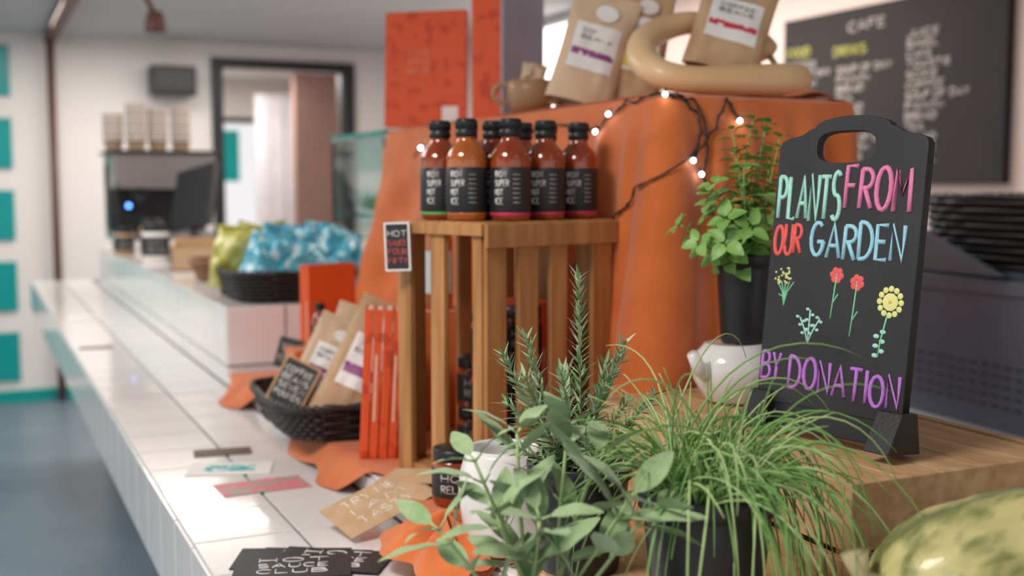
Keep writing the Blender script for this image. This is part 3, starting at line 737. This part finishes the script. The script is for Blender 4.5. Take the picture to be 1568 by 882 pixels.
# ---------------------------------------------------------------- far end: coffee station
mb=MB(); mx0,mx1=.58,1.03
mb.box((mx0,5.48,1.20),(mx1,5.85,1.24),0);mb.box((mx0,5.66,1.24),(mx1,5.85,1.56),1);mb.box((mx0,5.42,1.44),(mx1,5.85,1.60),0);mb.box((mx0-.02,5.40,1.60),(mx1+.02,5.87,1.615),1)
for x in(mx0+.04,mx1-.04):
    for y in(5.52,5.8): mb.tube([(x,y,1.151),(x,y,1.20)],.015,1,10)
for x in(.70,.90):
    mb.lathe([(0,0),(.035,0),(.035,.04),(0,.04)],16,1,TR(x,5.53,1.40)); mb.tube([(x,5.5,1.41),(x-.02,5.36,1.39)],[.012,.016],1,8)
mb.tube([(.60,5.44,1.47),(.57,5.36,1.42),(.58,5.35,1.28)],.007,1,8)
mb.tube([(.66,5.66,1.36),(.66,5.60,1.36)],.018,1,8); mb.ball((.66,5.595,1.36),.011,2,8)
mb.obj('espresso_machine',[m_steel,m_blackp,mat('blue_led',(.1,.3,1),.3,emit=6)],bevel=.006)
m_cup=mat('kraft_cup',(.50,.33,.22),.6)
for i,(x,y,h) in enumerate(((.60,5.6,8),(.70,5.58,11),(.80,5.6,10),(.905,5.6,11))):
    mb=MB()
    for k in range(h):
        zz=1.616+k*.016; mb.lathe([(.036,zz),(.045,zz+.05),(.048,zz+.052),(.048,zz+.058),(.044,zz+.058)],20,0,TR(x,y,0),mis=[0,1 if k%3==0 else 0,1,1])
    mb.lathe([(0,1.617),(.036,1.617)],20,0,TR(x,y,0))
    mb.obj('paper_cup_stack',[m_cup,m_label])
mb=MB(); M=TR(.80,4.70,1.151,0,0,-25)
mb.box((-.08,-.07,0),(.08,.07,.015),0,M); mb.tube([M@Vector((0,0,.01)),M@Vector((0,.03,.16))],.02,0,10)
M2=M@TR(-.01,0,.13,-22,-12,-30); mb.box((-.110,-.012,0),(.110,.012,.27),0,M2); mb.box((-.10,-.0135,.01),(.10,-.0118,.26),1,M2)
mb.obj('till_monitor',[m_blackp,m_black],bevel=.004)
mb=MB(); M=TR(.78,4.25,1.151,0,0,-12)
mb.box((-.13,-.12,0),(.13,.12,.006),0,M)
for a,b in(((-.13,-.12,0),(.13,-.114,.08)),((-.13,.114,0),(.13,.12,.11)),((-.13,-.12,0),(-.124,.12,.09)),((.124,-.12,0),(.13,.12,.09))): mb.box(a,b,0,M)
mb.obj('cardboard_tray',[m_cardb])
jar((.66,4.75,1.151),.055,.15,'storage_jar',m_label)
jar((.70,5.15,1.151),.05,.16,'storage_jar',m_cardb)
jar((.60,5.25,1.151),.04,.12,'storage_jar',m_kraft)
mb=MB(); basket(mb,.2,.2,.06,0); mb.obj('brown_wicker_basket',[mat('brown_wicker',(.25,.12,.06),.6)],M=TR(.75,3.72,1.151,0,0,0))
for k in range(6):
    mb=MB(); pouch(mb,.08,.10,.04,TR(.70+.05*(k%3),3.68+.07*(k//3),1.165,-50,rnd(-30,30),rnd(-60,60)),0,(),'pillow',.006,seed=k*5); mb.obj('snack_packet',[[m_cardb,m_pinkl,m_kraft][k%3]])
mb=MB(); x0,x1,y0,y1,z0,z1=1.13,1.52,3.30,3.85,1.151,1.60
mb.box((x0,y0,z0),(x1,y1,z0+.03),1)
for a,b in(((x0,y0,z0+.03),(x0+.006,y1,z1)),((x0+.006,y0,z0+.03),(x1,y0+.006,z1)),((x0,y0,z1),(x1,y1,z1+.008))): mb.box(a,b,0)
mb.box((x0-.004,y0-.004,z1+.008),(x1,y0+.012,z1+.02),2);mb.box((x0-.004,y0+.012,z1+.008),(x0+.012,y1,z1+.02),2)
for x in(x0,x1-.02): mb.box((x,y1-.02,z0),(x+.02,y1,z1),1)
mb.box((x0+.02,y0+.02,z0+.20),(x1-.02,y1-.03,z0+.21),0)
mb.obj('glass_food_case',[m_glass,m_steel,m_tealg])
mb=MB()
for k in range(26):
    lv=k%2; mb.ball((rnd(x0+.07,x1-.07),rnd(y0+.08,y1-.1),z0+.03+.03+lv*.185),(rnd(.03,.05),rnd(.03,.05),.028),k%3,8)
mb.obj('salad_bowls',[mat('salad',(.15,.32,.08),.6,col2=(.5,.3,.1),vs=30),m_cardb,m_kraftl])

# ---------------------------------------------------------------- right background
mb=MB(); mb.box((1.98,.2,0),(2.62,3.4,.88),0); mb.box((1.95,.18,.88),(2.64,3.42,.915),0)
for k in range(5): mb.box((1.965,.25+k*.62,.1),(1.98,.82+k*.62,.84),0)
mb.obj('back_counter',[mat('pale_blue_laminate',(.62,.68,.76),.35)],bevel=.003)
mb=MB(); M=TR(2.22,1.80,.9155,0,0,-4)
def crate2(x0,x1,y0,y1,h,mi):
    t=.008
    mb.box((x0,y0,0),(x1,y1,t),mi,M);mb.box((x0,y0,t),(x0+t,y1,h),mi,M);mb.box((x1-t,y0,t),(x1,y1,h),mi,M);mb.box((x0+t,y0,t),(x1-t,y0+t,h),mi,M);mb.box((x0+t,y1-t,t),(x1-t,y1,h),mi,M)
    mb.box((x0-.012,y0-.012,h-.03),(x1+.012,y0,h),mi,M);mb.box((x0-.012,y1,h-.03),(x1+.012,y1+.012,h),mi,M);mb.box((x0-.012,y0,h-.03),(x0,y1,h),mi,M);mb.box((x1,y0,h-.03),(x1+.012,y1,h),mi,M)
crate2(-.2,.2,-.32,.38,.33,0)
for r_ in range(5):
    for c_ in range(18): mb.box((-.2025,-.28+c_*.034,.05+r_*.022),(-.1995,-.26+c_*.034,.057+r_*.022),1,M)
mb.obj('grey_storage_crate',[mat('blue_grey_plastic',(.20,.26,.35),.4,col2=(.165,.22,.30),vs=5),mat('slot_dark',(.09,.12,.17),.5)],bevel=.003)
mb=MB(); basket(mb,.34,.60,.17,0,.02,9); mb.obj('black_wicker_basket',[m_wick],M=TR(2.26,1.80,1.256,0,0,-4))
mb=MB()
M=TR(2.03,2.20,1.256,0,0,-4)
mb.add([(-.01,-.45,0),(.01,-.45,0),(.01,.12,0),(-.01,.12,0),(-.01,.06,.19),(.01,.06,.19),(.01,.12,.19),(-.01,.12,.19)],[(0,1,2,3),(0,4,5,1),(4,7,6,5),(3,2,6,7),(0,3,7,4),(1,5,6,2)],0,False,M)
mb.obj('grey_crate_lid',[m_grey],bevel=.002)
mb=MB(); mb.box((3.165,2.80,1.46),(3.199,3.97,2.15),0)
mpb=lambda x,y:Vector((3.163,3.97-x,1.46+y))
text(mb,'CAFE',.40,.60,.20,.035,.005,1,mpb)
def para(x,y,w,n):
    ws=['COFFEE','TEA','CAKE','SOUP OF DAY','SALAD','TOASTIE','PANINI','JUICE','SCONE','BREAD','BAGEL']
    for k in range(n):
        t=ws[(k*3+int(x*10))%len(ws)]; text(mb,t,x,y-k*.038,min(w,.030*len(t)),.025,.0042,1,mpb)
para(.03,.48,.27,12); para(.34,.44,.3,6); para(.34,.17,.3,4); para(.72,.54,.3,13)
text(mb,'FOOD',.03,.53,.14,.035,.005,2,mpb); text(mb,'DRINKS',.32,.51,.18,.035,.005,2,mpb); text(mb,'CAKES',.34,.215,.14,.028,.005,2,mpb)
mb.obj('menu_blackboard',[mat('board_grey',(.040,.036,.036),.75,spec=.2),mat('chalk_dim',(.45,.40,.38),.8),mat('chalk_dim_yellow',(.45,.42,.12),.8)],bevel=.002)

m_lamp=mat('lamp_diffuser',(1,.95,.88),.4,emit=9)
for n_,(x,y) in enumerate(((2.15,9.3),(2.2,4.6),(-.9,4.6),(-.9,1.2),(1.2,-.4))):
    mb=MB(); mb.lathe([(0,2.44),(.13,2.44),(.14,2.445)],28,0,TR(x,y,0)); mb.lathe([(.14,2.435),(.16,2.44),(.16,2.459)],28,1,TR(x,y,0)); mb.obj('ceiling_lamp',[m_lamp,m_white])
def area(name,loc,size,power,rot=(0,0,0),col=(1,.93,.86)):
    l=bpy.data.lights.new(name,'AREA'); l.shape='RECTANGLE'; l.size,l.size_y=size; l.energy=power; l.color=col
    o=bpy.data.objects.new(name,l); COL.objects.link(o); o.location=loc; o.rotation_euler=[rad(a) for a in rot]
area('ceiling_light_front',(-.5,.9,2.42),(.5,.5),34)
area('ceiling_light_mid',(-.6,4,2.42),(1.5,2),46)
area('ceiling_light_back',(2.3,4.2,2.42),(1,2),52)
area('ceiling_light_far',(1.0,7,2.42),(2,1),46)
area('corridor_light',(1.95,9.9,2.42),(.6,1.2),32)

w=bpy.data.worlds.new('World'); SC.world=w; w.use_nodes=True
w.node_tree.nodes['Background'].inputs[0].default_value=(.99,.97,.97,1); w.node_tree.nodes['Background'].inputs[1].default_value=.92
SC.view_settings.view_transform='Standard'

cam=bpy.data.cameras.new('Camera'); co=bpy.data.objects.new('Camera',cam); COL.objects.link(co)
cam.lens=40; cam.sensor_width=36; cam.clip_start=.02
co.location=(0,0,1.45); co.rotation_euler=(rad(90-5.1),0,rad(-25.3))
cam.dof.use_dof=True; cam.dof.focus_distance=1.24; cam.dof.aperture_fstop=3.4
SC.camera=co
